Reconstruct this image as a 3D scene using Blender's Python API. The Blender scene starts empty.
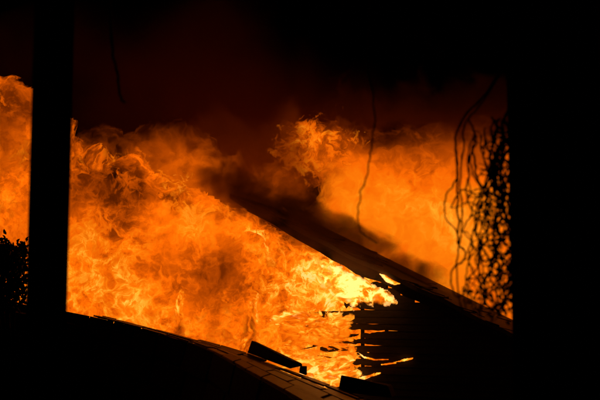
import bpy, bmesh, math, random
import numpy as np
from mathutils import Vector, Matrix

R = math.radians
scene = bpy.context.scene
col = scene.collection

# ------------------------------------------------------------------ camera
EYE = Vector((0.0, 0.0, 5.0))
PITCH = R(5.0)
cam_d = bpy.data.cameras.new('camera')
cam = bpy.data.objects.new('camera', cam_d)
col.objects.link(cam)
cam.location = EYE
cam.rotation_euler = (R(90) + PITCH, 0, 0)
cam_d.sensor_width = 36.0
cam_d.lens = 50.0
cam_d.clip_start = 0.05
cam_d.clip_end = 2000
cam_d.dof.use_dof = True
cam_d.dof.focus_distance = 24.5
cam_d.dof.aperture_fstop = 3.2
scene.camera = cam

# ------------------------------------------------------------------ night sky
world = bpy.data.worlds.new('World')
scene.world = world
world.use_nodes = True
wn = world.node_tree.nodes
sky = wn.new('ShaderNodeTexSky')
sky.sky_type = 'NISHITA'
sky.sun_disc = False
sky.sun_elevation = R(-8)
sky.sun_rotation = R(180)
bg = wn['Background']
bg.inputs['Strength'].default_value = 0.004
world.node_tree.links.new(sky.outputs[0], bg.inputs['Color'])

scene.view_settings.view_transform = 'Standard'
scene.view_settings.look = 'None'
scene.view_settings.exposure = 0.0
scene.view_settings.gamma = 1.0
scene.view_settings.use_curve_mapping = False
scene.render.engine = 'CYCLES'
cy = scene.cycles
cy.use_denoising = True
cy.max_bounces = 6
cy.diffuse_bounces = 2
cy.glossy_bounces = 2
cy.volume_bounces = 1
cy.transparent_max_bounces = 24
cy.sample_clamp_indirect = 4.0
cy.volume_max_steps = 256

# ------------------------------------------------------------------ helpers
F = 600 * 50.0 / 36.0
cP, sP = math.cos(PITCH), math.sin(PITCH)
def ray(px, py):
    u = (px - 300) / F
    v = (200 - py) / F
    return Vector((u, cP - v * sP, sP + v * cP))
def P(px, py, Y):
    d = ray(px, py)
    return EYE + d * (Y / d.y)
def hit(px, py, p0, n):
    d = ray(px, py)
    return EYE + d * (n.dot(p0 - EYE) / n.dot(d))

rng = random.Random(7)
nprng = np.random.RandomState(3)
_perm = nprng.permutation(256)
_perm = np.concatenate([_perm, _perm, _perm])
_g = nprng.normal(size=(256, 3)); _g /= np.linalg.norm(_g, axis=1)[:, None]
def perlin(p):
    pi = np.floor(p).astype(int); pf = p - pi
    pi &= 255
    f = pf * pf * pf * (pf * (pf * 6 - 15) + 10)
    out = 0
    for dx in (0, 1):
        wx = f[:, 0] if dx else 1 - f[:, 0]
        for dy in (0, 1):
            wy = f[:, 1] if dy else 1 - f[:, 1]
            for dz in (0, 1):
                wz = f[:, 2] if dz else 1 - f[:, 2]
                h = _perm[_perm[_perm[(pi[:, 0] + dx) & 255] + ((pi[:, 1] + dy) & 255)] + ((pi[:, 2] + dz) & 255)]
                out = out + wx * wy * wz * (_g[h] * (pf - np.array([dx, dy, dz]))).sum(1)
    return out
def fbm(p, oct=4, rough=0.55):
    a, s, o = 1.0, 1.0, 0
    for k in range(oct):
        o = o + a * perlin(p * s + 17.3 * k); a *= rough; s *= 2.03
    return o

def tag(o, label=None, cat=None, group=None, kind=None):
    if label: o['label'] = label
    if cat: o['category'] = cat
    if group: o['group'] = group
    if kind: o['kind'] = kind
    return o
def empty(name, loc, label=None, cat=None, group=None, kind=None):
    o = bpy.data.objects.new(name, None)
    o.empty_display_size = 0.2
    o.location = loc
    col.objects.link(o)
    return tag(o, label, cat, group, kind)
def setparent(o, parent):
    if parent is None: return
    w = Vector((0, 0, 0)); q = parent; 
    M = Matrix.Identity(4)
    chain = []
    while q is not None:
        chain.append(q); q = q.parent
    for q in reversed(chain):
        M = M @ (q.matrix_parent_inverse if q.parent else Matrix.Identity(4)) @ Matrix.LocRotScale(q.location, q.rotation_euler, q.scale)
    o.parent = parent
    o.matrix_parent_inverse = M.inverted()
def mesh_obj(name, verts, faces, mat, parent=None, smooth=False):
    me = bpy.data.meshes.new(name)
    me.from_pydata([tuple(v) for v in verts], [], [tuple(f) for f in faces])
    me.update()
    if mat: me.materials.append(mat)
    if smooth:
        me.polygons.foreach_set('use_smooth', [True] * len(me.polygons))
    o = bpy.data.objects.new(name, me)
    col.objects.link(o)
    setparent(o, parent)
    return o
def bm_obj(name, bm, mat, parent=None, smooth=False):
    me = bpy.data.meshes.new(name)
    bm.to_mesh(me); bm.free()
    if mat: me.materials.append(mat)
    if smooth:
        me.polygons.foreach_set('use_smooth', [True] * len(me.polygons))
    o = bpy.data.objects.new(name, me)
    col.objects.link(o)
    setparent(o, parent)
    return o
def hexa(name, c, mat, parent=None, bevel=0.0):
    """box from eight corners: bottom ring 0-3, top ring 4-7"""
    bm = bmesh.new()
    v = [bm.verts.new(x) for x in c]
    for f in ((3, 2, 1, 0), (4, 5, 6, 7), (0, 1, 5, 4), (1, 2, 6, 5), (2, 3, 7, 6), (3, 0, 4, 7)):
        bm.faces.new([v[i] for i in f])
    bmesh.ops.recalc_face_normals(bm, faces=bm.faces)
    if bevel: bmesh.ops.bevel(bm, geom=list(bm.edges), offset=bevel, segments=1, affect='EDGES')
    return bm_obj(name, bm, mat, parent)
def box(name, lo, hi, mat, parent=None, bevel=0.0, M=None):
    (a, b, c), (d, e, f) = lo, hi
    cs = [Vector(t) for t in ((a, b, c), (d, b, c), (d, e, c), (a, e, c), (a, b, f), (d, b, f), (d, e, f), (a, e, f))]
    if M is not None: cs = [M @ x for x in cs]
    return hexa(name, cs, mat, parent, bevel)
def tube_data(pts, rad, n=6, cap=True):
    V, Fc = [], []
    pts = [Vector(p) for p in pts]
    prev = None
    for i, p in enumerate(pts):
        t = (pts[min(i + 1, len(pts) - 1)] - pts[max(i - 1, 0)])
        t = t.normalized() if t.length > 1e-9 else Vector((0, 0, 1))
        a = Vector((0, 1, 0)) if abs(t.y) < .9 else Vector((1, 0, 0))
        if prev is not None: a = prev
        s = (a - t * a.dot(t)).normalized(); prev = s
        b = t.cross(s)
        r = rad[i] if hasattr(rad, '__len__') else rad
        for k in range(n):
            an = 2 * math.pi * k / n
            V.append(p + (s * math.cos(an) + b * math.sin(an)) * r)
    for i in range(len(pts) - 1):
        for k in range(n):
            k2 = (k + 1) % n
            Fc.append((i * n + k, i * n + k2, (i + 1) * n + k2, (i + 1) * n + k))
    if cap:
        Fc.append(tuple(range(n - 1, -1, -1)))
        m = (len(pts) - 1) * n
        Fc.append(tuple(m + k for k in range(n)))
    return V, Fc
def smooth_path(pts, sub=6):
    pts = [Vector(p) for p in pts]
    out = []
    for i in range(len(pts) - 1):
        p0 = pts[max(i - 1, 0)]; p1 = pts[i]; p2 = pts[i + 1]; p3 = pts[min(i + 2, len(pts) - 1)]
        for k in range(sub):
            t = k / sub
            out.append(0.5 * ((2 * p1) + (p2 - p0) * t + (2 * p0 - 5 * p1 + 4 * p2 - p3) * t * t + (3 * p1 - p0 - 3 * p2 + p3) * t ** 3))
    out.append(pts[-1])
    return out

# ------------------------------------------------------------------ materials
def nodemat(name):
    m = bpy.data.materials.new(name)
    m.use_nodes = True
    return m, m.node_tree.nodes, m.node_tree.links
def surf(name, c1, c2, scale=6.0, rough=0.8, bump=0.3, stretch=(1, 1, 1), detail=6):
    m, n, l = nodemat(name)
    b = n['Principled BSDF']
    b.inputs['Roughness'].default_value = rough
    tc = n.new('ShaderNodeTexCoord'); mp = n.new('ShaderNodeMapping')
    mp.inputs['Scale'].default_value = stretch
    l.new(tc.outputs['Object'], mp.inputs[0])
    nz = n.new('ShaderNodeTexNoise'); nz.inputs['Scale'].default_value = scale; nz.inputs['Detail'].default_value = detail
    nz.inputs['Roughness'].default_value = 0.65
    l.new(mp.outputs[0], nz.inputs['Vector'])
    oi = n.new('ShaderNodeObjectInfo')
    ad = n.new('ShaderNodeMath'); ad.operation = 'MULTIPLY_ADD'
    ad.inputs[1].default_value = 0.35; l.new(oi.outputs['Random'], ad.inputs[0]); l.new(nz.outputs[0], ad.inputs[2])
    rp = n.new('ShaderNodeValToRGB')
    rp.color_ramp.elements[0].position = 0.35; rp.color_ramp.elements[0].color = (*c1, 1)
    rp.color_ramp.elements[1].position = 0.95; rp.color_ramp.elements[1].color = (*c2, 1)
    l.new(ad.outputs[0], rp.inputs[0]); l.new(rp.outputs[0], b.inputs['Base Color'])
    bp = n.new('ShaderNodeBump'); bp.inputs['Strength'].default_value = bump; bp.inputs['Distance'].default_value = 0.02
    l.new(nz.outputs[0], bp.inputs['Height']); l.new(bp.outputs[0], b.inputs['Normal'])
    return m
M_paint = surf('weathered dark paint', (.06, .045, .03), (.12, .09, .065), 9, .7, .3, (1, 1, .25))
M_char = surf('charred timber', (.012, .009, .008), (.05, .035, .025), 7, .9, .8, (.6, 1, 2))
M_board = surf('dark stained siding', (.06, .035, .022), (.13, .08, .05), 5, .75, .4, (.3, 1, 2))
M_shingle = surf('weathered shingles', (.17, .11, .08), (.36, .25, .18), 8, .4, .6, (1, 1, 1))
M_roofing = surf('house roofing', (.10, .075, .06), (.2, .15, .12), 4, .85, .5)
M_ground = surf('dark soil and grass', (.02, .025, .012), (.07, .06, .035), 1.5, .95, .8)
M_leaf = surf('dark leaves', (.03, .05, .015), (.07, .10, .03), 9, .6, .2)
M_stem = surf('woody stems', (.05, .035, .02), (.10, .07, .045), 20, .85, .4)
M_cable = surf('dry vine stem', (.06, .045, .03), (.11, .08, .05), 30, .8, .4)
M_stone = surf('plaster wall', (.10, .09, .08), (.18, .16, .14), 6, .9, .4)

def fire_mat(name, seed, heat=0.0, gain=1.0, alpha_lo=0.0, alpha_hi=0.3, alpha_noise=1.0, stretch=(1, 1, 1), rot=0.0,
             s_big=.55, s_ridge=1.1, s_fine=6.0, warp=.9, k_big=.9, k_ridge=.35, k_fine=.25, maxa=1.0, wf=1.0, calm=1.0):
    """flame: emits light, colour follows its temperature, thin edges see-through"""
    m, n, l = nodemat(name)
    n.remove(n['Principled BSDF'])
    out = n['Material Output']
    def math_(op, a, b=None, c=None, clamp=False):
        q = n.new('ShaderNodeMath'); q.operation = op; q.use_clamp = clamp
        for i, x in enumerate((a, b, c)):
            if x is None: continue
            if isinstance(x, (int, float)): q.inputs[i].default_value = x
            else: l.new(x, q.inputs[i])
        return q.outputs[0]
    tc = n.new('ShaderNodeTexCoord'); mp = n.new('ShaderNodeMapping')
    mp.inputs['Location'].default_value = (seed * 3.7, seed * 1.9, seed * 2.3)
    mp.inputs['Rotation'].default_value = (0, rot, 0)
    mp.inputs['Scale'].default_value = stretch
    l.new(tc.outputs['Object'], mp.inputs[0])
    def noise(vec, sc, det, rough=.55, typ='FBM', col=False):
        q = n.new('ShaderNodeTexNoise'); q.noise_type = typ
        q.inputs['Scale'].default_value = sc; q.inputs['Detail'].default_value = det; q.inputs['Roughness'].default_value = rough
        if typ == 'RIDGED_MULTIFRACTAL':
            q.inputs['Offset'].default_value = 1.0; q.inputs['Gain'].default_value = 1.6
        q.normalize = typ == 'FBM'
        l.new(vec, q.inputs['Vector'])
        return q.outputs[1 if col else 0]
    def warped(vec, sc, amt, det=2):
        c = noise(vec, sc, det, col=True)
        s = n.new('ShaderNodeVectorMath'); s.operation = 'SUBTRACT'; l.new(c, s.inputs[0]); s.inputs[1].default_value = (.5, .5, .5)
        k = n.new('ShaderNodeVectorMath'); k.operation = 'SCALE'; l.new(s.outputs[0], k.inputs[0]); k.inputs['Scale'].default_value = amt
        a = n.new('ShaderNodeVectorMath'); a.operation = 'ADD'; l.new(vec, a.inputs[0]); l.new(k.outputs[0], a.inputs[1])
        return a.outputs[0]
    v1 = warped(mp.outputs[0], .7 * wf, warp * 2.2 / wf)
    v2 = warped(v1, 2.6 * wf, warp * .55 / wf)
    n1 = noise(v1, s_big, 4, .6)
    n2 = noise(v2, s_ridge, 4, .6, 'RIDGED_MULTIFRACTAL')
    n3 = noise(v2, s_fine, 3, .6)
    n0 = noise(v1, s_big * .36, 2, .5)
    n4 = noise(mp.outputs[0], s_big * .75, 2, .5)
    ms = n.new('ShaderNodeMapRange'); l.new(n4, ms.inputs[0]); ms.inputs[1].default_value = .36; ms.inputs[2].default_value = .66
    ms.inputs[3].default_value = .25; ms.inputs[4].default_value = 1.45
    hm = n.new('ShaderNodeMapRange'); hm.inputs[1].default_value = .67; hm.inputs[2].default_value = .84; hm.inputs[3].default_value = calm; hm.inputs[4].default_value = 1.1
    at = n.new('ShaderNodeAttribute'); at.attribute_name = 'flame_heat'
    l.new(at.outputs['Fac'], hm.inputs[0])
    mask = math_('MULTIPLY', ms.outputs[0], hm.outputs[0])
    ed = n.new('ShaderNodeAttribute'); ed.attribute_name = 'body'
    T = math_('ADD', at.outputs['Fac'], heat - .32)
    T = math_('ADD', T, math_('MULTIPLY', math_('SUBTRACT', n1, .5), k_big * 2))
    T = math_('ADD', T, math_('MULTIPLY', math_('SUBTRACT', n0, .5), k_big * 1.3))
    rg = math_('POWER', math_('MULTIPLY', n2, .55, clamp=True), 2.0)
    T = math_('ADD', T, math_('MULTIPLY', mask, math_('MULTIPLY', math_('SUBTRACT', rg, .12), k_ridge)))
    T = math_('ADD', T, math_('MULTIPLY', mask, math_('MULTIPLY', math_('SUBTRACT', n3, .5), k_fine * 2)))
    rp = n.new('ShaderNodeValToRGB')
    stops = [(0.0, (.02, .0025, .0)), (.2, (.16, .019, .0)), (.36, (.48, .062, .0004)), (.5, (.95, .135, .001)), (.63, (1., .21, .003)),
             (.76, (1., .27, .012)), (.88, (1., .35, .035)), (1.0, (1., .42, .11))]
    cr = rp.color_ramp
    cr.elements[0].position, cr.elements[0].color = stops[0][0], (*stops[0][1], 1)
    cr.elements[1].position, cr.elements[1].color = stops[-1][0], (*stops[-1][1], 1)
    for p_, c_ in stops[1:-1]:
        e = cr.elements.new(p_); e.color = (*c_, 1)
    l.new(T, rp.inputs[0])
    em = n.new('ShaderNodeEmission')
    l.new(rp.outputs[0], em.inputs[0])
    gm = n.new('ShaderNodeMapRange'); gm.interpolation_type = 'SMOOTHSTEP'; l.new(T, gm.inputs[0])
    gm.inputs[1].default_value = .58; gm.inputs[2].default_value = 1.0; gm.inputs[3].default_value = gain; gm.inputs[4].default_value = gain * 1.95
    l.new(gm.outputs[0], em.inputs[1])
    a = math_('ADD', ed.outputs['Fac'], math_('MULTIPLY', math_('SUBTRACT', n1, .5), alpha_noise))
    a = math_('ADD', a, math_('MULTIPLY', math_('SUBTRACT', rg, .3), alpha_noise * .35))
    mr = n.new('ShaderNodeMapRange'); mr.interpolation_type = 'SMOOTHSTEP'
    l.new(a, mr.inputs[0]); mr.inputs[1].default_value = alpha_lo; mr.inputs[2].default_value = alpha_hi
    mr.inputs[3].default_value = 0; mr.inputs[4].default_value = maxa
    tr = n.new('ShaderNodeBsdfTransparent'); mx = n.new('ShaderNodeMixShader')
    l.new(mr.outputs[0], mx.inputs[0]); l.new(tr.outputs[0], mx.inputs[1]); l.new(em.outputs[0], mx.inputs[2])
    l.new(mx.outputs[0], out.inputs['Surface'])
    return m

def billow(name, outline, Y, depth, mat, parent, step=.11, soft=1.2, seed=0, rel=.35, heatf=None, ragged=.5, front_only=False):
    """a closed turbulent body of flame: outline in metres across/up, swelling to `depth` either side of plane Y"""
    pts = [P(a, b, Y) for a, b in outline]
    poly = np.array([(p.x, p.z) for p in pts])
    lo, hi = poly.min(0) - .3, poly.max(0) + .3
    nx = int((hi[0] - lo[0]) / step) + 2; nz = int((hi[1] - lo[1]) / step) + 2
    X, Z = np.meshgrid(np.linspace(lo[0], hi[0], nx), np.linspace(lo[1], hi[1], nz), indexing='ij')
    q = np.stack([X.ravel(), Z.ravel()], 1)
    q3 = np.stack([q[:, 0], np.full(len(q), seed * 5.1), q[:, 1]], 1)
    qw = q + ragged * np.stack([fbm(q3 * .9 + 3, 4), fbm(q3 * .9 + 40, 4)], 1)
    d = np.full(len(q), 1e9); inside = np.zeros(len(q), bool)
    for i in range(len(poly)):
        a = poly[i]; b = poly[(i + 1) % len(poly)]
        ab = b - a; t = np.clip(((qw - a) @ ab) / (ab @ ab + 1e-12), 0, 1)
        d = np.minimum(d, np.hypot(*(qw - a - t[:, None] * ab).T))
        cnd = (a[1] > qw[:, 1]) != (b[1] > qw[:, 1])
        xx = a[0] + (qw[:, 1] - a[1]) * ab[0] / (ab[1] if abs(ab[1]) > 1e-9 else 1e-9)
        inside ^= cnd & (qw[:, 0] < xx)
    d = np.where(inside, d, -d)
    tt = np.clip(d / max(soft * 1.6, .01), 0, 1)
    h = depth * np.sqrt(np.maximum(1 - (1 - tt) ** 2, 0))
    body = np.clip(d / soft, 0, 1)
    V, Fc, HB, HH = [], [], [], []
    keep = (d > 0).reshape(nx, nz)
    for side in (-1, 1):
        sd = q3 * .8 + side * 31 + seed
        y = Y + side * h + (fbm(sd, 4, .6) * rel + np.abs(fbm(sd * 2.1, 3)) * rel * .5 * side) * np.minimum(tt * 2, 1)
        dx = fbm(q3 * 1.7 + 9 + side, 3) * rel * .3; dz = fbm(q3 * 1.7 + 77 + side, 3) * rel * .3
        W = np.stack([q[:, 0] + dx, y, q[:, 1] + dz], 1)
        idx = -np.ones((nx, nz), int)
        k = keep.copy()
        idx[k] = np.arange(k.sum()) + sum(len(v) for v in V)
        V.append(W[k.ravel()]); HB.append(body[k.ravel()])
        a, b, c, e = idx[:-1, :-1], idx[1:, :-1], idx[1:, 1:], idx[:-1, 1:]
        ok = (a >= 0) & (b >= 0) & (c >= 0) & (e >= 0)
        fs = np.stack([a[ok], b[ok], c[ok], e[ok]], 1)
        if side > 0: fs = fs[:, ::-1]
        Fc.append(fs)
    V = np.concatenate(V); Fc = np.concatenate(Fc); HB = np.concatenate(HB)
    base = Vector(parent.location)
    me = bpy.data.meshes.new(name)
    me.vertices.add(len(V)); me.vertices.foreach_set('co', (V - np.array(base)).astype(np.float32).ravel())
    me.loops.add(len(Fc) * 4); me.loops.foreach_set('vertex_index', Fc.astype(np.int32).ravel())
    me.polygons.add(len(Fc)); me.polygons.foreach_set('loop_start', np.arange(0, len(Fc) * 4, 4, dtype=np.int32))
    me.polygons.foreach_set('use_smooth', np.ones(len(Fc), bool))
    me.update(calc_edges=True); me.validate()
    at = me.attributes.new('body', 'FLOAT', 'POINT'); at.data.foreach_set('value', HB.astype(np.float32))
    ht = me.attributes.new('flame_heat', 'FLOAT', 'POINT')
    ht.data.foreach_set('value', (heatf(V) if heatf else np.zeros(len(V))).astype(np.float32))
    me.materials.append(mat)
    o = bpy.data.objects.new(name, me); col.objects.link(o)
    o.parent = parent
    return o
def spots(base, lst):
    """temperature field of the blaze: hot and sooty places in metres"""
    L = [(np.array(P(px, py, Y)), r, a) for px, py, Y, r, a in lst]
    def f(V):
        h = np.full(len(V), base)
        for c, r, a in L:
            h = h + a * np.exp(-(((V[:, 0] - c[0]) ** 2 + (V[:, 2] - c[2]) ** 2) / (r * r)))
        return h
    return f

# ------------------------------------------------------------------ ground
g = bmesh.new()
bmesh.ops.create_grid(g, x_segments=60, y_segments=60, size=400)
for v in g.verts:
    if abs(v.co.x) > 30 or v.co.y > 60: v.co.z = .5 * math.sin(v.co.x * .05) + .3 * math.cos(v.co.y * .04)
ground = bm_obj('ground', g, M_ground)
tag(ground, kind='structure')

# ------------------------------------------------------------------ burning house (yawed: its ridge runs away to the right)
TH = R(13)
wd = Vector((math.cos(TH), -math.sin(TH), 0)); rd = Vector((math.sin(TH), math.cos(TH), 0))
APEX = P(223, 190, 25.0)
def gp(px, py, off=0.0):
    return hit(px, py, APEX + rd * off, rd)
def loc(p):
    q = p - Vector((APEX.x, APEX.y, 0)); return q.dot(wd), q.dot(rd), q.z
def W(a, b, z):
    return Vector((APEX.x, APEX.y, 0)) + wd * a + rd * b + Vector((0, 0, z))
eaveR = loc(gp(545, 350))
slope = (eaveR[2] - APEX.z) / eaveR[0]
roofz = lambda a: APEX.z + slope * a
house = empty('burning_house', W(4, 0, 0), 'burning gabled house with charred rake boards and dark clapboard wall, flames pouring out', 'house')
def ragged_board(nm, aL, aR, z, h, droop, b, mat, both=False, nseg=9, run=.8):
    bm = bmesh.new()
    cols = []
    for i in range(nseg + 1):
        f = i / nseg
        a = aL + (aR - aL) * f if both else (aL + run * min(1, f * 1.15) if f < .87 else aR)
        burn = max(0, 1 - f * 1.1) ** 1.5 if not both else max((1 - min(1, f * 3)), 1 - min(1, (1 - f) * 3)) ** 1.5
        lo = z + droop * (1 - f) + h * burn * rng.uniform(.05, .6)
        hi = z + h + droop * (1 - f) - h * burn * rng.uniform(.05, .5)
        if f >= .87 and not both: lo, hi = z, z + h
        if hi < lo + h * .3: hi = lo + h * .3 * rng.uniform(.7, 1)
        if a > aR: a = aR - .001 * (nseg - i)
        cols.append([bm.verts.new(W(a, b - .02, lo)), bm.verts.new(W(a, b, hi)), bm.verts.new(W(a, b + .022, hi)), bm.verts.new(W(a, b + .012, lo))])
    for i in range(nseg):
        for k in range(4):
            k2 = (k + 1) % 4
            bm.faces.new((cols[i][k], cols[i][k2], cols[i + 1][k2], cols[i + 1][k]))
    bm.faces.new(cols[0][::-1]); bm.faces.new(cols[-1])
    bmesh.ops.recalc_face_normals(bm, faces=bm.faces)
    return bm_obj(nm, bm, mat, house)
# clapboards: each board its own piece; burnt ends are ragged towards the fire
zt = roofz(0.0)
k = 0
z = 0.15
EA = eaveR[0] - .35
while z < APEX.z - .9:
    h = .20
    aR = min(EA, (z + h + .30 - APEX.z) / slope)
    px_burn = 352 + rng.uniform(-30, 20) - max(0, (z - 4.4)) * 14
    aL = loc(gp(px_burn, 273))[0]
    if z > 4.0: aL = max(aL, loc(gp(352 + rng.uniform(-4, 20), 273))[0])
    run = .8
    if 2.5 < z < 3.95 and rng.random() < .6:
        aL = loc(gp(rng.uniform(304, 336), 273))[0]; run = 2.2
    if aR - aL > .3:
        dzl = rng.uniform(-.02, .02)
        if 2.4 < z < 4.5: dzl = rng.uniform(-.08, .03)
        ragged_board('clapboard', aL, aR, z, h + .02, dzl, -.035, M_char, run=run, nseg=14)
    z += h
# corner board, sheathing behind the sound part, studs
box('corner_board', (EA - .02, -.09, 0), (EA + .12, .03, roofz(EA) - .25), M_board, house, .008, Matrix((( wd.x, rd.x, 0, APEX.x), (wd.y, rd.y, 0, APEX.y), (0, 0, 1, 0), (0, 0, 0, 1))))
HM = Matrix(((wd.x, rd.x, 0, APEX.x), (wd.y, rd.y, 0, APEX.y), (0, 0, 1, 0), (0, 0, 0, 1)))
aS = loc(gp(428, 273))[0]
hexa('sheathing', [HM @ Vector(v) for v in ((aS, 0, 0), (EA, 0, 0), (EA, .03, 0), (aS, .03, 0), (aS, 0, roofz(aS) - .3), (EA, 0, roofz(EA) - .3), (EA, .03, roofz(EA) - .3), (aS, .03, roofz(aS) - .3))], M_char, house)
box('side_wall', (EA - .05, .03, 0), (EA + .06, 8, roofz(EA) - .2), M_board, house, 0, HM)
M_ember, en, el = nodemat('glowing charred timber')
tc = en.new('ShaderNodeTexCoord'); vo = en.new('ShaderNodeTexVoronoi'); vo.feature = 'DISTANCE_TO_EDGE'; vo.inputs['Scale'].default_value = 7
nzz = en.new('ShaderNodeTexNoise'); nzz.inputs['Scale'].default_value = 8.0; nzz.inputs['Detail'].default_value = 5
el.new(tc.outputs['Object'], vo.inputs['Vector']); el.new(tc.outputs['Object'], nzz.inputs['Vector'])
sb = en.new('ShaderNodeMath'); sb.operation = 'MULTIPLY_ADD'; sb.inputs[1].default_value = .25; el.new(vo.outputs[0], sb.inputs[0]); el.new(nzz.outputs[0], sb.inputs[2])
er = en.new('ShaderNodeValToRGB'); er.color_ramp.elements[0].position = .3; er.color_ramp.elements[0].color = (.5, .06, 0, 1)
er.color_ramp.elements[1].position = .62; er.color_ramp.elements[1].color = (1.0, .30, .012, 1)
e_ = er.color_ramp.elements.new(.46); e_.color = (.9, .17, .005, 1)
el.new(sb.outputs[0], er.inputs[0])
pb = en['Principled BSDF']; pb.inputs['Base Color'].default_value = (.02, .015, .012, 1)
el.new(er.outputs[0], pb.inputs['Emission Color']); pb.inputs['Emission Strength'].default_value = 1.5
for px, wdt, zz in ((322, .06, 3.4),):
    a = loc(gp(px, 300, 1.0))[0]
    box('stud', (a - wdt, 1.0, 0), (a + wdt, 1.12, zz), M_ember, house, .02, HM)
for px in (362, 386, 410):
    a = loc(gp(px, 300))[0]
    box('stud', (a - .05, .04, 0), (a + .05, .13, roofz(a) - .3), M_char, house, 0, HM)
# broken ends of boards hanging in the flames
for k in range(14):
    cx = rng.uniform(300, 352); cyy = rng.uniform(318, 384)
    if cx < 300 + (345 - cyy) * .6: cx += 22
    p = gp(cx, cyy, rng.choice((-.3, .2)) + rng.uniform(-.1, .1)); a, b, z = loc(p)
    ln = rng.uniform(.2, .5)
    ragged_board('broken_board', a - ln, a + ln, z, rng.uniform(.025, .1), rng.uniform(-.16, .10), b, M_char, True, 8)
# roof: slab on the right slope, rake board under it, purlins
def rz(a, off): return roofz(a) + off
ov = -.45
a0, a1 = .35, eaveR[0]
def tap(a): return min(1.0, .06 + (a - a0) / 3.0)
bm = bmesh.new()
N = 26
rows = []
for i in range(N + 1):
    a = a0 + (a1 - a0) * i / N
    sag = -.02 * math.sin(i * 1.3) - .04 * math.exp(-((i - 9) / 4.0) ** 2)
    e = (rng.uniform(-.05, .05)) if i else 0
    rows.append([bm.verts.new(W(a, b, rz(a, sag * wgt) + t)) for (b, t, wgt) in ((ov + e * .5, .02 - .12 * tap(a), 1), (ov + e * .5, .02 + e * .3, 1), (3.5, .02, .4), (8.3, .02, 0), (8.3, -.10, 0), (3.5, -.1, .4))])
for i in range(N):
    for k in range(6):
        k2 = (k + 1) % 6
        bm.faces.new((rows[i][k], rows[i][k2], rows[i + 1][k2], rows[i + 1][k]))
bm.faces.new(rows[0][::-1]); bm.faces.new(rows[-1])
bmesh.ops.recalc_face_normals(bm, faces=bm.faces)
bm_obj('roof', bm, M_roofing, house)
bm = bmesh.new()
pr = []
for i in range(N + 1):
    a = a0 + (a1 - a0) * i / N
    sag = -.02 * math.sin(i * 1.3) - .04 * math.exp(-((i - 9) / 4.0) ** 2)
    hb = -.1 - (.30 + rng.uniform(-.04, .04)) * tap(a)
    pr.append([bm.verts.new(W(a, b, rz(a, sag + t))) for b, t in ((ov + .02, .02 - .12 * tap(a)), (ov + .02, hb), (ov + .07, hb), (ov + .07, .02 - .12 * tap(a)))])
for i in range(N):
    for k in range(4):
        k2 = (k + 1) % 4
        bm.faces.new((pr[i][k], pr[i][k2], pr[i + 1][k2], pr[i + 1][k]))
bm.faces.new(pr[0][::-1]); bm.faces.new(pr[-1])
bmesh.ops.recalc_face_normals(bm, faces=bm.faces)
bm_obj('rake_board', bm, M_char, house)
for k in range(46):                                                # lifted, curled shingles along the burning rake
    a = rng.uniform(.5, a1 - .2); b = ov + rng.choice((rng.uniform(-.04, .25), rng.uniform(0, 7.6))); lw, ll = rng.uniform(.08, .2), rng.uniform(.12, .3)
    up = rng.uniform(.03, .13); tw = rng.uniform(-.05, .05)
    z_ = lambda aa, o_: rz(aa, .012 + o_)
    hexa('shingle', [W(aa, bb, z_(aa, o_) + th_) for th_ in (0, .02) for aa, bb, o_ in ((a - ll, b - lw, 0), (a + ll, b - lw, up), (a + ll, b + lw, up + tw), (a - ll, b + lw, .0))], M_roofing if k % 2 else M_char, house)
for b in (0.35, 1.6, 2.9, 4.2, 5.5, 6.8):
    hexa('rafter', [W(a, bb, rz(a, t)) for a, bb, t in ((a0 + .3, b, -.3), (EA, b, -.3), (EA, b + .06, -.3), (a0 + .3, b + .06, -.3), (a0 + .3, b, -.11), (EA, b, -.11), (EA, b + .06, -.11), (a0 + .3, b + .06, -.11))], M_char, house)

# ------------------------------------------------------------------ fire
YF = 27.6
fire = empty('fire', (P(200, 330, YF).x, YF, 0), 'huge orange blaze filling the gable end beneath the sloping charred roof', 'fire')
out_main = [(-70, 70), (-20, 66), (0, 74), (18, 77), (32, 90), (50, 96), (62, 104), (70, 116), (74, 140), (86, 152), (98, 147), (98, 160), (108, 166), (120, 160), (130, 152), (141, 158), (150, 166), (163, 170),
            (168, 182), (185, 184), (200, 192), (228, 200), (262, 218), (300, 238), (340, 258), (386, 282), (420, 300), (425, 420), (300, 440), (100, 420), (-70, 420)]
hf = spots(.69, [(335, 275, YF, 1.1, .17), (372, 296, YF, .9, .10), (312, 352, YF, 1.5, .12), (268, 300, YF, 2.2, .045), (262, 245, YF, 1.2, .02), (78, 280, YF, 1.0, .05), (188, 318, YF, .6, .10),
                 (110, 190, YF, 1.4, -.16), (140, 205, YF, .9, -.14), (215, 262, YF, 1.0, -.10), (85, 190, YF, 1.0, -.10), (230, 220, YF, 1.5, .04), (10, 100, YF, 1.5, -.06)])
F_core = fire_mat('flame core', 1, alpha_lo=.02, alpha_hi=.35, alpha_noise=.5, k_big=.40, k_ridge=.30, k_fine=.26, warp=.62, s_big=.62, s_ridge=1.5, s_fine=9, gain=1.15, wf=1.5, calm=.5)
F_mid = fire_mat('flame folds', 5, heat=.03, alpha_lo=.35, alpha_hi=.95, alpha_noise=1.6, k_big=.4, k_ridge=.40, k_fine=.26, s_big=.6, s_ridge=1.9, s_fine=10, maxa=.7, gain=1.15, warp=.7, wf=1.6, calm=.45)
F_hot = fire_mat('white hot strands', 9, heat=.14, alpha_lo=.15, alpha_hi=.6, alpha_noise=1.0, k_big=.5, k_ridge=.7, k_fine=.35, s_big=1.0, s_ridge=2.2, s_fine=9, warp=.4, maxa=.95, gain=1.25)
billow('flame_body', out_main, YF, 1.1, F_core, fire, step=.1, soft=1.1, seed=1, heatf=hf, rel=.5)
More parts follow.
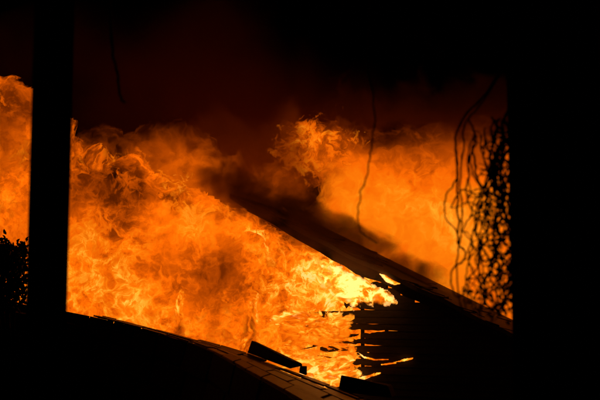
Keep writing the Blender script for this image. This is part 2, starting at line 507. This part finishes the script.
out_mid = [(-70, 95), (0, 90), (30, 105), (70, 130), (100, 165), (125, 166), (150, 178), (185, 192), (228, 205), (300, 243), (380, 283), (398, 300), (352, 312), (345, 340), (420, 372), (415, 420), (100, 420), (-70, 420)]
billow('flame_folds', out_mid, YF - 1.25, .4, F_mid, fire, step=.1, soft=1.0, seed=4, heatf=hf, rel=.5)
F_up = fire_mat('upright burning timber flames', 33, heat=.1, alpha_lo=.12, alpha_hi=1.0, alpha_noise=1.3, k_big=.4, k_ridge=.5, k_fine=.45, s_big=1.0, s_ridge=2.4, s_fine=9, warp=.4, maxa=.85, wf=1.6, stretch=(1.3, 1, .8))
for k, tg in enumerate(([(170, 345), (173, 318), (176, 298), (181, 284), (187, 292), (188, 320), (188, 345)], [(236, 360), (240, 320), (247, 296), (258, 290), (262, 315), (258, 360)])):
    billow('flame_tongue', tg, YF - 1.9, .15, F_up, fire, step=.04, soft=.3, seed=60 + k, heatf=spots(.50, []), rel=.15, ragged=.2)
# flames licking out in front of the clapboards
yw = gp(370, 300).y
hh = spots(.56, [(345, 280, yw, .7, .14)])
billow('flame_tongue', [(318, 262), (345, 268), (372, 281), (392, 292), (399, 303), (388, 308), (368, 306), (356, 312), (344, 302), (330, 290), (318, 280)], yw - .65, .2, F_hot, fire, step=.035, soft=.5, seed=11, heatf=hh, rel=.15, ragged=.22)
billow('flame_tongue', [(376, 273), (386, 275), (394, 279), (403, 283), (394, 284), (384, 281)], yw - .6, .05, F_hot, fire, step=.02, soft=.07, seed=12, heatf=hh, rel=.05, ragged=.07)
F_lick = fire_mat('licking flames', 29, heat=.06, alpha_lo=.8, alpha_hi=1.2, alpha_noise=2.6, k_big=.4, k_ridge=.5, k_fine=.3, s_big=.9, s_ridge=2.2, s_fine=9, warp=.6, wf=1.6, stretch=(.6, 1, 1.3))
billow('flame_tongue', [(270, 320), (300, 300), (340, 308), (356, 318), (352, 338), (366, 348), (362, 368), (372, 380), (330, 392), (280, 380)], gp(330, 340).y - .75, .15, F_lick, fire, step=.04, soft=.35, seed=14, heatf=spots(.66, []), rel=.15, ragged=.25)
for k, tg in enumerate(([(346, 381), (360, 376), (374, 373), (386, 371), (386, 373), (374, 377), (360, 381), (350, 384)], [(376, 365), (386, 363), (397, 362), (397, 364), (386, 366)], [(392, 362), (402, 359), (414, 357), (413, 360), (402, 362)],
                        [(388, 370), (396, 368), (396, 369), (389, 371.5)], [(355, 350), (364, 356), (376, 358), (389, 358), (389, 360), (374, 361), (362, 358)])):
    yk = gp(tg[0][0], 360).y
    billow('flame_tongue', tg, yk - .25, .035, F_hot, fire, step=.018, soft=.06, seed=20 + k, heatf=spots(.62, []), rel=.03, ragged=.05)

fire2 = empty('fire', (P(380, 330, 36).x, 36, 0), 'orange fire plume rising behind the sloping roof, beside the hanging vines', 'fire')
Y2 = 36
out_back = [(272, 140), (280, 128), (300, 120), (335, 113), (352, 122), (372, 128), (400, 124), (440, 124), (480, 118), (530, 120), (600, 124), (660, 140), (690, 200), (690, 340), (300, 330), (275, 225), (296, 205), (312, 190), (320, 176), (304, 170), (282, 165), (274, 150)]
hb = spots(.70, [(370, 190, Y2, 3.0, .10), (450, 250, Y2, 3.0, .16), (420, 125, Y2, 2.0, -.28), (375, 125, Y2, 1.6, -.22), (300, 140, Y2, 1.2, -.08), (480, 120, Y2, 2, -.2)])
F_back = fire_mat('rear flame', 13, alpha_lo=.0, alpha_hi=.95, alpha_noise=.9, k_big=.24, k_ridge=.10, k_fine=.12, s_big=.3, s_ridge=.6, s_fine=2.0, warp=.8)
billow('flame_body', out_back, Y2, 1.4, F_back, fire2, step=.14, soft=2.0, seed=8, heatf=hb, rel=.6)
billow('flame_tongue', [(276, 222), (279, 212), (283, 207), (288, 211), (291, 218), (292, 226), (284, 230)], 31.0, .15, F_core, fire2, step=.03, soft=.2, seed=31, heatf=spots(.66, []), rel=.1, ragged=.15)

# dim emissive billow: glow of fire-lit brown smoke given as its own colour
F_glow = fire_mat('smoke glow', 17, heat=-.08, alpha_lo=.1, alpha_hi=1.3, alpha_noise=.9, k_big=.3, k_ridge=.12, k_fine=.08, s_big=.3, s_ridge=.6, s_fine=2.0, warp=.8, maxa=.8)
billow('smoke_glow', [(70, 90), (82, 100), (92, 125), (115, 132), (150, 118), (188, 112), (206, 118), (216, 138), (240, 148), (265, 152), (300, 150), (330, 180), (330, 240), (230, 240), (70, 240)], 29.6, .8, F_glow, fire, step=.16, soft=2.0, seed=41, heatf=spots(.57, [(205, 165, 29.6, 1.3, .13), (270, 215, 29.6, .8, .08), (120, 145, 29.6, 1.5, .02)]), rel=.5, ragged=.9)
F_curl = fire_mat('curling flame wisps', 23, alpha_lo=.45, alpha_hi=1.1, alpha_noise=2.0, k_big=.3, k_ridge=.4, k_fine=.15, s_big=.7, s_ridge=1.3, warp=.9, maxa=.8)
billow('flame_wisps', [(66, 108), (73, 114), (78, 132), (92, 140), (104, 140), (112, 152), (126, 150), (142, 152), (160, 166), (190, 182), (200, 215), (70, 215)], 27.9, .5, F_curl, fire, step=.08, soft=.7, seed=44, heatf=spots(.52, []), rel=.4, ragged=.6)
billow('flame_wisps', [(266, 140), (276, 124), (300, 114), (330, 108), (350, 116), (372, 134), (366, 150), (345, 175), (310, 185), (280, 172)], 34.2, .5, F_curl, fire2, step=.1, soft=1.1, seed=47, heatf=spots(.46, []), rel=.5, ragged=.8)

# ------------------------------------------------------------------ smoke lit by the fire
def smoke(name, px, py, Y, rad, dens, seed, sc=.5, thr=(.42, .62), color=(.75, .5, .32), rotz=0, roty=0, label=None):
    c = P(px, py, Y)
    bm = bmesh.new()
    bmesh.ops.create_icosphere(bm, subdivisions=4, radius=1.0)
    co = np.array([v.co[:] for v in bm.verts])
    dsp = 1 + .10 * fbm(co * 1.7 + seed * 3, 3)
    for v, k in zip(bm.verts, dsp): v.co = v.co * float(k)
    m, n, l = nodemat(name + ' volume')
    n.remove(n['Principled BSDF'])
    pv = n.new('ShaderNodeVolumePrincipled')
    pv.inputs['Color'].default_value = (*color, 1)
    pv.inputs['Anisotropy'].default_value = 0.2
    l.new(pv.outputs[0], n['Material Output'].inputs['Volume'])
    tc = n.new('ShaderNodeTexCoord'); mp = n.new('ShaderNodeMapping'); mp.inputs['Scale'].default_value = rad; mp.inputs['Location'].default_value = (seed * 5, seed, 0)
    l.new(tc.outputs['Object'], mp.inputs[0])
    nz = n.new('ShaderNodeTexNoise'); nz.inputs['Scale'].default_value = sc; nz.inputs['Detail'].default_value = 4; nz.inputs['Distortion'].default_value = .6
    l.new(mp.outputs[0], nz.inputs['Vector'])
    ln = n.new('ShaderNodeVectorMath'); ln.operation = 'LENGTH'; l.new(tc.outputs['Object'], ln.inputs[0])
    fo = n.new('ShaderNodeMapRange'); fo.inputs[1].default_value = 1.0; fo.inputs[2].default_value = .1; fo.inputs[3].default_value = -.22; fo.inputs[4].default_value = .18
    l.new(ln.outputs['Value'], fo.inputs[0])
    ad = n.new('ShaderNodeMath'); l.new(nz.outputs[0], ad.inputs[0]); l.new(fo.outputs[0], ad.inputs[1])
    mr = n.new('ShaderNodeMapRange'); mr.interpolation_type = 'SMOOTHSTEP'
    mr.inputs[1].default_value, mr.inputs[2].default_value = thr
    mr.inputs[4].default_value = dens
    l.new(ad.outputs[0], mr.inputs[0]); l.new(mr.outputs[0], pv.inputs['Density'])
    o = bm_obj(name, bm, m)
    o.location = c; o.scale = rad; o.rotation_euler = (0, roty, rotz)
    tag(o, label, 'smoke', kind='stuff')
    return o
smoke('smoke', 245, 165, 31.5, (5.2, 2.2, 3.0), .6, 1, color=(.9, .62, .35), label='brown smoke glowing between the two masses of flame')
smoke('smoke', 312, 222, 28.0, (6.4, 1.2, .9), 2.2, 2, sc=.9, thr=(.35, .6), roty=R(26), color=(.3, .18, .1), label='dark smoke streaming along the sloping roof edge')
smoke('smoke', 288, 219, 23.75, (4.3, .5, .66), 1.7, 6, sc=1.1, thr=(.33, .64), roty=R(26.5), rotz=-TH, color=(.4, .24, .14), label='thin dark smoke drifting down along the front of the charred rake board')
smoke('smoke', 240, 196, 24.2, (1.5, .45, .6), 3.2, 9, sc=1.4, thr=(.30, .62), roty=R(26.5), rotz=-TH, color=(.4, .24, .14), label='dense dark smoke puff hiding the broken roof peak')
smoke('smoke', 425, 108, 33.0, (6.5, 2.0, 1.9), 1.1, 3, color=(.3, .16, .1), label='dark smoke rolling over the top of the rear plume')
smoke('smoke', 200, 118, 38.0, (14, 6.0, 6.2), .16, 4, sc=.16, thr=(.32, .75), color=(.8, .35, .2), label='thin dark red smoke filling the night sky above the fire')

# ------------------------------------------------------------------ old outbuilding roof in front of the fire
ridge = [(-60, 289, 22), (0, 300, 19.0), (66, 311, 16), (130, 325, 13.6), (200, 346, 11.2), (250, 373, 8.8), (300, 402, 7.2), (380, 455, 5.6)]
farpx = [(-60, 288, 22.3), (0, 299, 19.3), (66, 310, 16.4), (135, 325, 14.6), (228, 349, 12.6), (290, 371, 11.0), (350, 393, 9.8), (470, 440, 8.2)]
rp_ = smooth_path([P(*t) for t in ridge], 5); fp_ = smooth_path([P(*t) for t in farpx], 5)
np_ = [p + Vector((-.55, -.45, -2.4)) for p in rp_]
shed = empty('outbuilding', (-2.5, 9.5, 0), 'low outbuilding below the veranda, its worn shingle roof catching firelight on one slope', 'outbuilding')
def deck(nm, A, B, t0=-.06, t1=-.15):
    bm = bmesh.new()
    a = [bm.verts.new(p + Vector((0, 0, t0))) for p in A]; b = [bm.verts.new(p + Vector((0, 0, t0))) for p in B]
    a2 = [bm.verts.new(p + Vector((0, 0, t1))) for p in A]; b2 = [bm.verts.new(p + Vector((0, 0, t1))) for p in B]
    for i in range(len(A) - 1):
        for q in ((a[i], a[i + 1], b[i + 1], b[i]), (b2[i], b2[i + 1], a2[i + 1], a2[i]), (b[i], b[i + 1], b2[i + 1], b2[i])):
            bm.faces.new(q)
    bmesh.ops.recalc_face_normals(bm, faces=bm.faces)
    return bm_obj(nm, bm, M_char, shed)
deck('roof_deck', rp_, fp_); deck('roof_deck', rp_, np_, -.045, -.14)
def along(L, u):
    u = max(0, min(len(L) - 1.001, u)); i = int(u); f = u - i
    return L[i].lerp(L[i + 1], f)
def tile(A, B, u0, u1, t0, t1, lift0, lift1, parent, th=.022, mat=None):
    def S(u, t): return along(A, u).lerp(along(B, u), t)
    n_ = (S(u1, t0) - S(u0, t0)).cross(S(u0, t1) - S(u0, t0))
    n_ = n_.normalized() if n_.length > 1e-6 else Vector((0, 0, 1))
    if n_.z < 0: n_ = -n_
    c = []
    for e in (0, th):
        for (u, t, lf) in ((u0, t0, lift0), (u1, t0, lift0), (u1, t1, lift1), (u0, t1, lift1)):
            c.append(S(u, t) + n_ * (lf + e))
    return hexa('plank' if mat else 'shingle', c, mat or M_shingle, parent)
def tiles(A, B, u_start, u_end, rows, length, over, mat=None):
    for r in range(rows):
        u = u_start + rng.uniform(0, .8)
        gap = .3 if mat is None else .03
        while u < u_end:
            seg = (along(A, u + .5) - along(A, u)).length * 2
            du = length / max(seg, .05) * rng.uniform(.75, 1.2)
            t0 = (r + gap * rng.uniform(.85, 1.1)) / rows; t1 = (r + 1) / rows + over
            j = rng.uniform(-.012, .012)
            tile(A, B, u + .03 * du, u + .97 * du, t0, t1 + j, rng.uniform(-.025, .0), rng.uniform(-.02, .012), shed, .022, mat)
            u += du
tiles(rp_, fp_, 12, 35, 4, .8, .0)
tiles(rp_, np_, 5, 33, 7, 1.1, .0, M_char)  # near side in darker planks than the roof: its shade put into the colour
# walls under the roof
def wallstrip(nm, L, inset):
    q = [p + inset for p in L]
    v = []; f = []
    for p in q: v += [Vector((p.x, p.y, 0)), Vector((p.x, p.y, p.z - .15)), Vector((p.x - .12, p.y - .06, 0)), Vector((p.x - .12, p.y - .06, p.z - .15))]
    for i in range(len(q) - 1):
        a = i * 4; b = a + 4
        f += [(a, b, b + 1, a + 1), (a + 2, a + 3, b + 3, b + 2), (a + 1, b + 1, b + 3, a + 3)]
    return mesh_obj(nm, v, f, M_stone, shed)
wallstrip('wall', fp_, Vector((-.25, -.1, 0))); wallstrip('wall', np_, Vector((.25, .15, .0)))
# burnt timbers thrown on that roof
hexa('timber', [P(247, 353, 12.15), P(290, 369, 10.95), P(303, 366, 11.15), P(258, 349, 12.35), P(251.5, 340.5, 12.1), P(291, 360.5, 10.95), P(302, 363.5, 11.15), P(256, 341.5, 12.35)], M_board, None, .01)
tag(bpy.data.objects['timber'], 'thick charred board lying tilted along the edge of the shingle roof', 'timber')
o = hexa('timber', [P(299, 373, 10.85), P(306, 375.5, 10.7), P(307, 375, 11.0), P(300, 372, 11.1), P(300, 366, 10.85), P(306, 366.5, 10.7), P(307, 366, 11.0), P(301, 366, 11.1)], M_char, None, .006)
tag(o, 'short upright stub of burnt wood beside the tilted board', 'timber')
o = hexa('timber', [P(338, 392, 10.0), P(392, 398, 9.6), P(396, 396, 10.0), P(342, 388, 10.4), P(341, 375, 10.1), P(388, 386, 9.6), P(392, 385, 10.0), P(345, 376, 10.4)], M_char, None, .01)
tag(o, 'black pointed beam end sticking up past the roof corner', 'timber')

# ------------------------------------------------------------------ veranda: post, beam, partition wall, floor, ceiling
YV = 3.1
post = empty('veranda_post', (P(46, 300, YV).x, YV, 3.4), 'square black veranda post standing before the blaze', 'post')
x0 = P(46.5, 300, YV); x1 = P(52.5, 80, YV)
hw = 20.8 / F * YV
hexa('shaft', [Vector((x0.x + (x1.x - x0.x) * (z - x0.z) / (x1.z - x0.z) + sx * hw, YV + hw + sy * hw, z)) for z in (3.4, 6.18) for sx, sy in ((-1, -1), (1, -1), (.3, 1), (-1.3, 1))], M_paint, post, .004)
box('base_plate', (post.location.x - .11, YV - .03, 3.4), (post.location.x + .11, YV + .19, 3.43), M_paint, post, .004)
o = box('veranda_beam', (-3.2, YV - .02, 6.182), (3.4, YV + .2, 6.36), M_paint, None, .006)
tag(o, 'dark overhead veranda beam carried by the square post', 'beam')
o = box('veranda_floor', (-3.2, -3, 3.25), (3.4, 3.45, 3.399), M_paint); tag(o, kind='structure')
o = box('veranda_ceiling', (-3.2, -3, 6.362), (3.4, 3.7, 6.42), M_paint); tag(o, kind='structure')
xw = P(511, 290, 3.3).x
wall = empty('veranda_wall', (xw + .8, 3.3, 3.4), 'black boarded end wall of the veranda with vines hanging over its edge', 'wall')
hexa('corner_post', [Vector((x, y, z)) for z in (3.4, 6.18) for x, y in ((xw - .025, 3.2), (xw + .1, 3.2), (xw + .14, 3.36), (xw + .03, 3.36))], M_paint, wall, .004)
for k in range(9):
    box('plank', (xw + .102 + k * .26, 3.24 + .006 * (k % 2), 3.4), (xw + .356 + k * .26, 3.30, 6.18), M_paint, wall, .004)

# ------------------------------------------------------------------ vines
def pix_path(L, Y):
    q = smooth_path([P(a, b, Y + rng.uniform(-.03, .03)) for a, b in L], 6)
    if Y < 4:
        o1 = rng.uniform(0, 99)
        w = fbm(np.array([(i * .35 + o1, o1 * .3, 0) for i in range(len(q))]), 3) * .010
        q = [p + Vector((float(k), 0, 0)) for p, k in zip(q, w)]
    return q
def stem(parent, L, Y, r0, r1, mat=None, n=6):
    q = pix_path(L, Y)
    rr = [(r0 + (r1 - r0) * i / (len(q) - 1)) * 1.3 for i in range(len(q))]
    # knots
    rr = [r * (1 + .35 * max(0, math.sin(i * 1.9 + r0 * 999)) ** 6) for i, r in enumerate(rr)]
    V, Fc = tube_data(q, rr, n)
    return mesh_obj('stem', V, Fc, mat or M_stem, parent, True)
def leaves(parent, centres, size, name='foliage', mat=None):
    V, Fc = [], []
    for c, s in centres:
        d = Vector((rng.gauss(0, 1), rng.gauss(0, 1), rng.gauss(-.4, 1))).normalized()
        sd = d.cross(Vector((rng.gauss(0, 1), rng.gauss(0, 1), rng.gauss(0, 1)))).normalized()
        up = d.cross(sd) * .18
        s = s * size
        b = len(V)
        V += [c, c + d * s * .35 + sd * s * .28 + up * s, c + d * s * .75 + sd * s * .2 + up * s, c + d * s * 1.05, c + d * s * .75 - sd * s * .2 + up * s, c + d * s * .35 - sd * s * .28 + up * s]
        Fc += [(b, b + 1, b + 2, b + 3), (b, b + 3, b + 4, b + 5)]
    return mesh_obj(name, V, Fc, mat or M_leaf, parent)
px2m = 3.3 / F
vine = empty('hanging_vine', P(480, 20, 3.3), 'tangle of bare twining vine stems hanging over the edge of the dark wall', 'vine')
stem(vine, [(505, 60), (488, 92), (468, 112), (456, 138), (458, 175), (457, 200), (459, 225), (458, 242), (466, 254), (462, 262), (453, 268), (451, 284), (457, 297), (466, 290), (470, 276)], 3.3, .0040, .0022)
stem(vine, [(457, 150), (457, 178), (448, 192), (444, 208), (447, 220), (456, 231), (459, 244)], 3.28, .0028, .0020)
stem(vine, [(500, 75), (480, 105), (464, 125), (463, 150), (460, 190), (463, 215), (460, 240), (457, 262), (460, 300), (466, 330)], 3.32, .0030, .0022)
stem(vine, [(474, 130), (468, 165), (470, 195), (461, 205), (452, 208)], 3.3, .0022, .0015)
stem(vine, [(450, 208), (462, 190), (476, 196), (484, 214), (480, 232), (478, 262), (482, 300)], 3.3, .0024, .0018)
lc = []
vx = 468
i = 0
while vx < 513:
    a = vx + rng.uniform(-3, 3); y = rng.uniform(85, 150); L = [(a, y)]
    ph = rng.uniform(0, 6)
    yend = rng.choice((rng.uniform(170, 260), 300, 310))
    while y < yend:
        y += rng.uniform(9, 17); a += rng.gauss(0, 4.5) + (vx - a) * .22
        L.append((a, y))
    YY = rng.uniform(3.22, 3.36)
    stem(vine, L, YY, rng.uniform(.0022, .0042), .0018)
    for (xx, yy) in L[1:]:
        if yy < 125: continue
        for _ in range(2 if xx > 490 else 1):
            if rng.random() < (.7 if xx > 488 else .5):
                e = (xx + rng.choice((-1, 1)) * rng.uniform(7, 22), yy + rng.uniform(-6, 20)); mid = ((xx + e[0]) / 2 + rng.uniform(-3, 3), (yy + e[1]) / 2 + rng.uniform(-6, 3))
                if e[0] < 462: continue
                stem(vine, [(xx, yy), mid, e], YY, .0020, .0012, n=5)
                if rng.random() < .3: lc.append((P(e[0], e[1], YY), rng.uniform(.5, 1.2)))
        if rng.random() < min(.9, max(0, (xx - 474) / 26)):
            for _ in range(rng.choice((0, 0, 1, 3))):
                lc.append((P(xx + rng.gauss(0, 4), yy + rng.gauss(0, 5), YY + rng.uniform(-.03, .03)), rng.uniform(.6, 1.5)))
    vx += rng.uniform(2.0, 6.0)
for k in range(11):
    a = 491 + k * 2.0 + rng.uniform(-2, 2); y = rng.uniform(110, 160); L = [(a, y)]; x_ = a
    while y < 305:
        y += rng.uniform(8, 16); a += rng.gauss(0, 4.5) + (x_ - a) * .25; L.append((a, y))
    YY = rng.uniform(3.2, 3.3)
    stem(vine, L, YY, rng.uniform(.0024, .0045), .0022)
    for xx, yy in L[1:]:
        if rng.random() < .4:
            stem(vine, [(xx, yy), (xx + rng.gauss(0, 4), yy + 6), (xx + rng.choice((-1, 1)) * rng.uniform(5, 14), yy + rng.uniform(4, 20))], YY, .0022, .0013, n=5)
        for _ in range(rng.choice((0, 0, 1, 2, 4))): lc.append((P(xx + rng.gauss(0, 2.5), yy + rng.gauss(0, 3), YY + rng.uniform(-.03, .03)), rng.uniform(.7, 1.7)))
for _ in range(90): lc.append((P(rng.gauss(510, 4), rng.uniform(118, 300), 3.25), rng.uniform(.8, 1.8)))
for _ in range(70): lc.append((P(rng.uniform(462, 512), rng.uniform(284, 310), 3.25), rng.uniform(.8, 1.8)))
leaves(vine, lc, .017)
v2 = empty('hanging_vine', P(372, 30, 3.3), 'single thin loose stem dangling from the overhead beam against the rear flames', 'vine')
stem(v2, [(371, -25), (368, 60), (373, 95), (374.5, 122), (372, 140), (370, 160), (366, 178), (361, 192), (358, 210), (358, 224), (362, 233), (370, 239), (378, 243)], 3.3, .0030, .0018, M_cable)
v3 = empty('hanging_vine', P(110, 30, 3.2), 'short dark stem end dangling from the beam beside the post', 'vine')
stem(v3, [(108, -25), (113, 50), (117, 72), (119, 88), (121, 98), (125, 103)], 3.2, .0045, .0034, M_cable)

# ------------------------------------------------------------------ shrub behind the post
sh = empty('shrub', (P(8, 330, 15).x, 15, 3.0), 'dark leafy shrub top rising beside the post in front of the flames', 'shrub')
sc_ = []
for i in range(20):
    x = -32 + 55 * i / 19 + rng.uniform(-1, 1); y = 237 + max(0, x) * .32 + rng.uniform(-2, 6)
    stem(sh, [(x * .5 + 2, 345), (x * .7 + rng.uniform(-4, 4), 300), (x + rng.uniform(-3, 3), (y + 300) / 2), (x, y)], 15, .02, .006)
    for _ in range(190):
        t = rng.random() ** 1.1 if x < 12 else rng.random() ** .6
        sc_.append((P(x + rng.gauss(0, 4) * (1 - .6 * t), y + (310 - y) * (1 - t) + rng.gauss(0, 2), 15 + rng.gauss(0, .25)), rng.uniform(.6, 1.4)))
leaves(sh, sc_, .085)
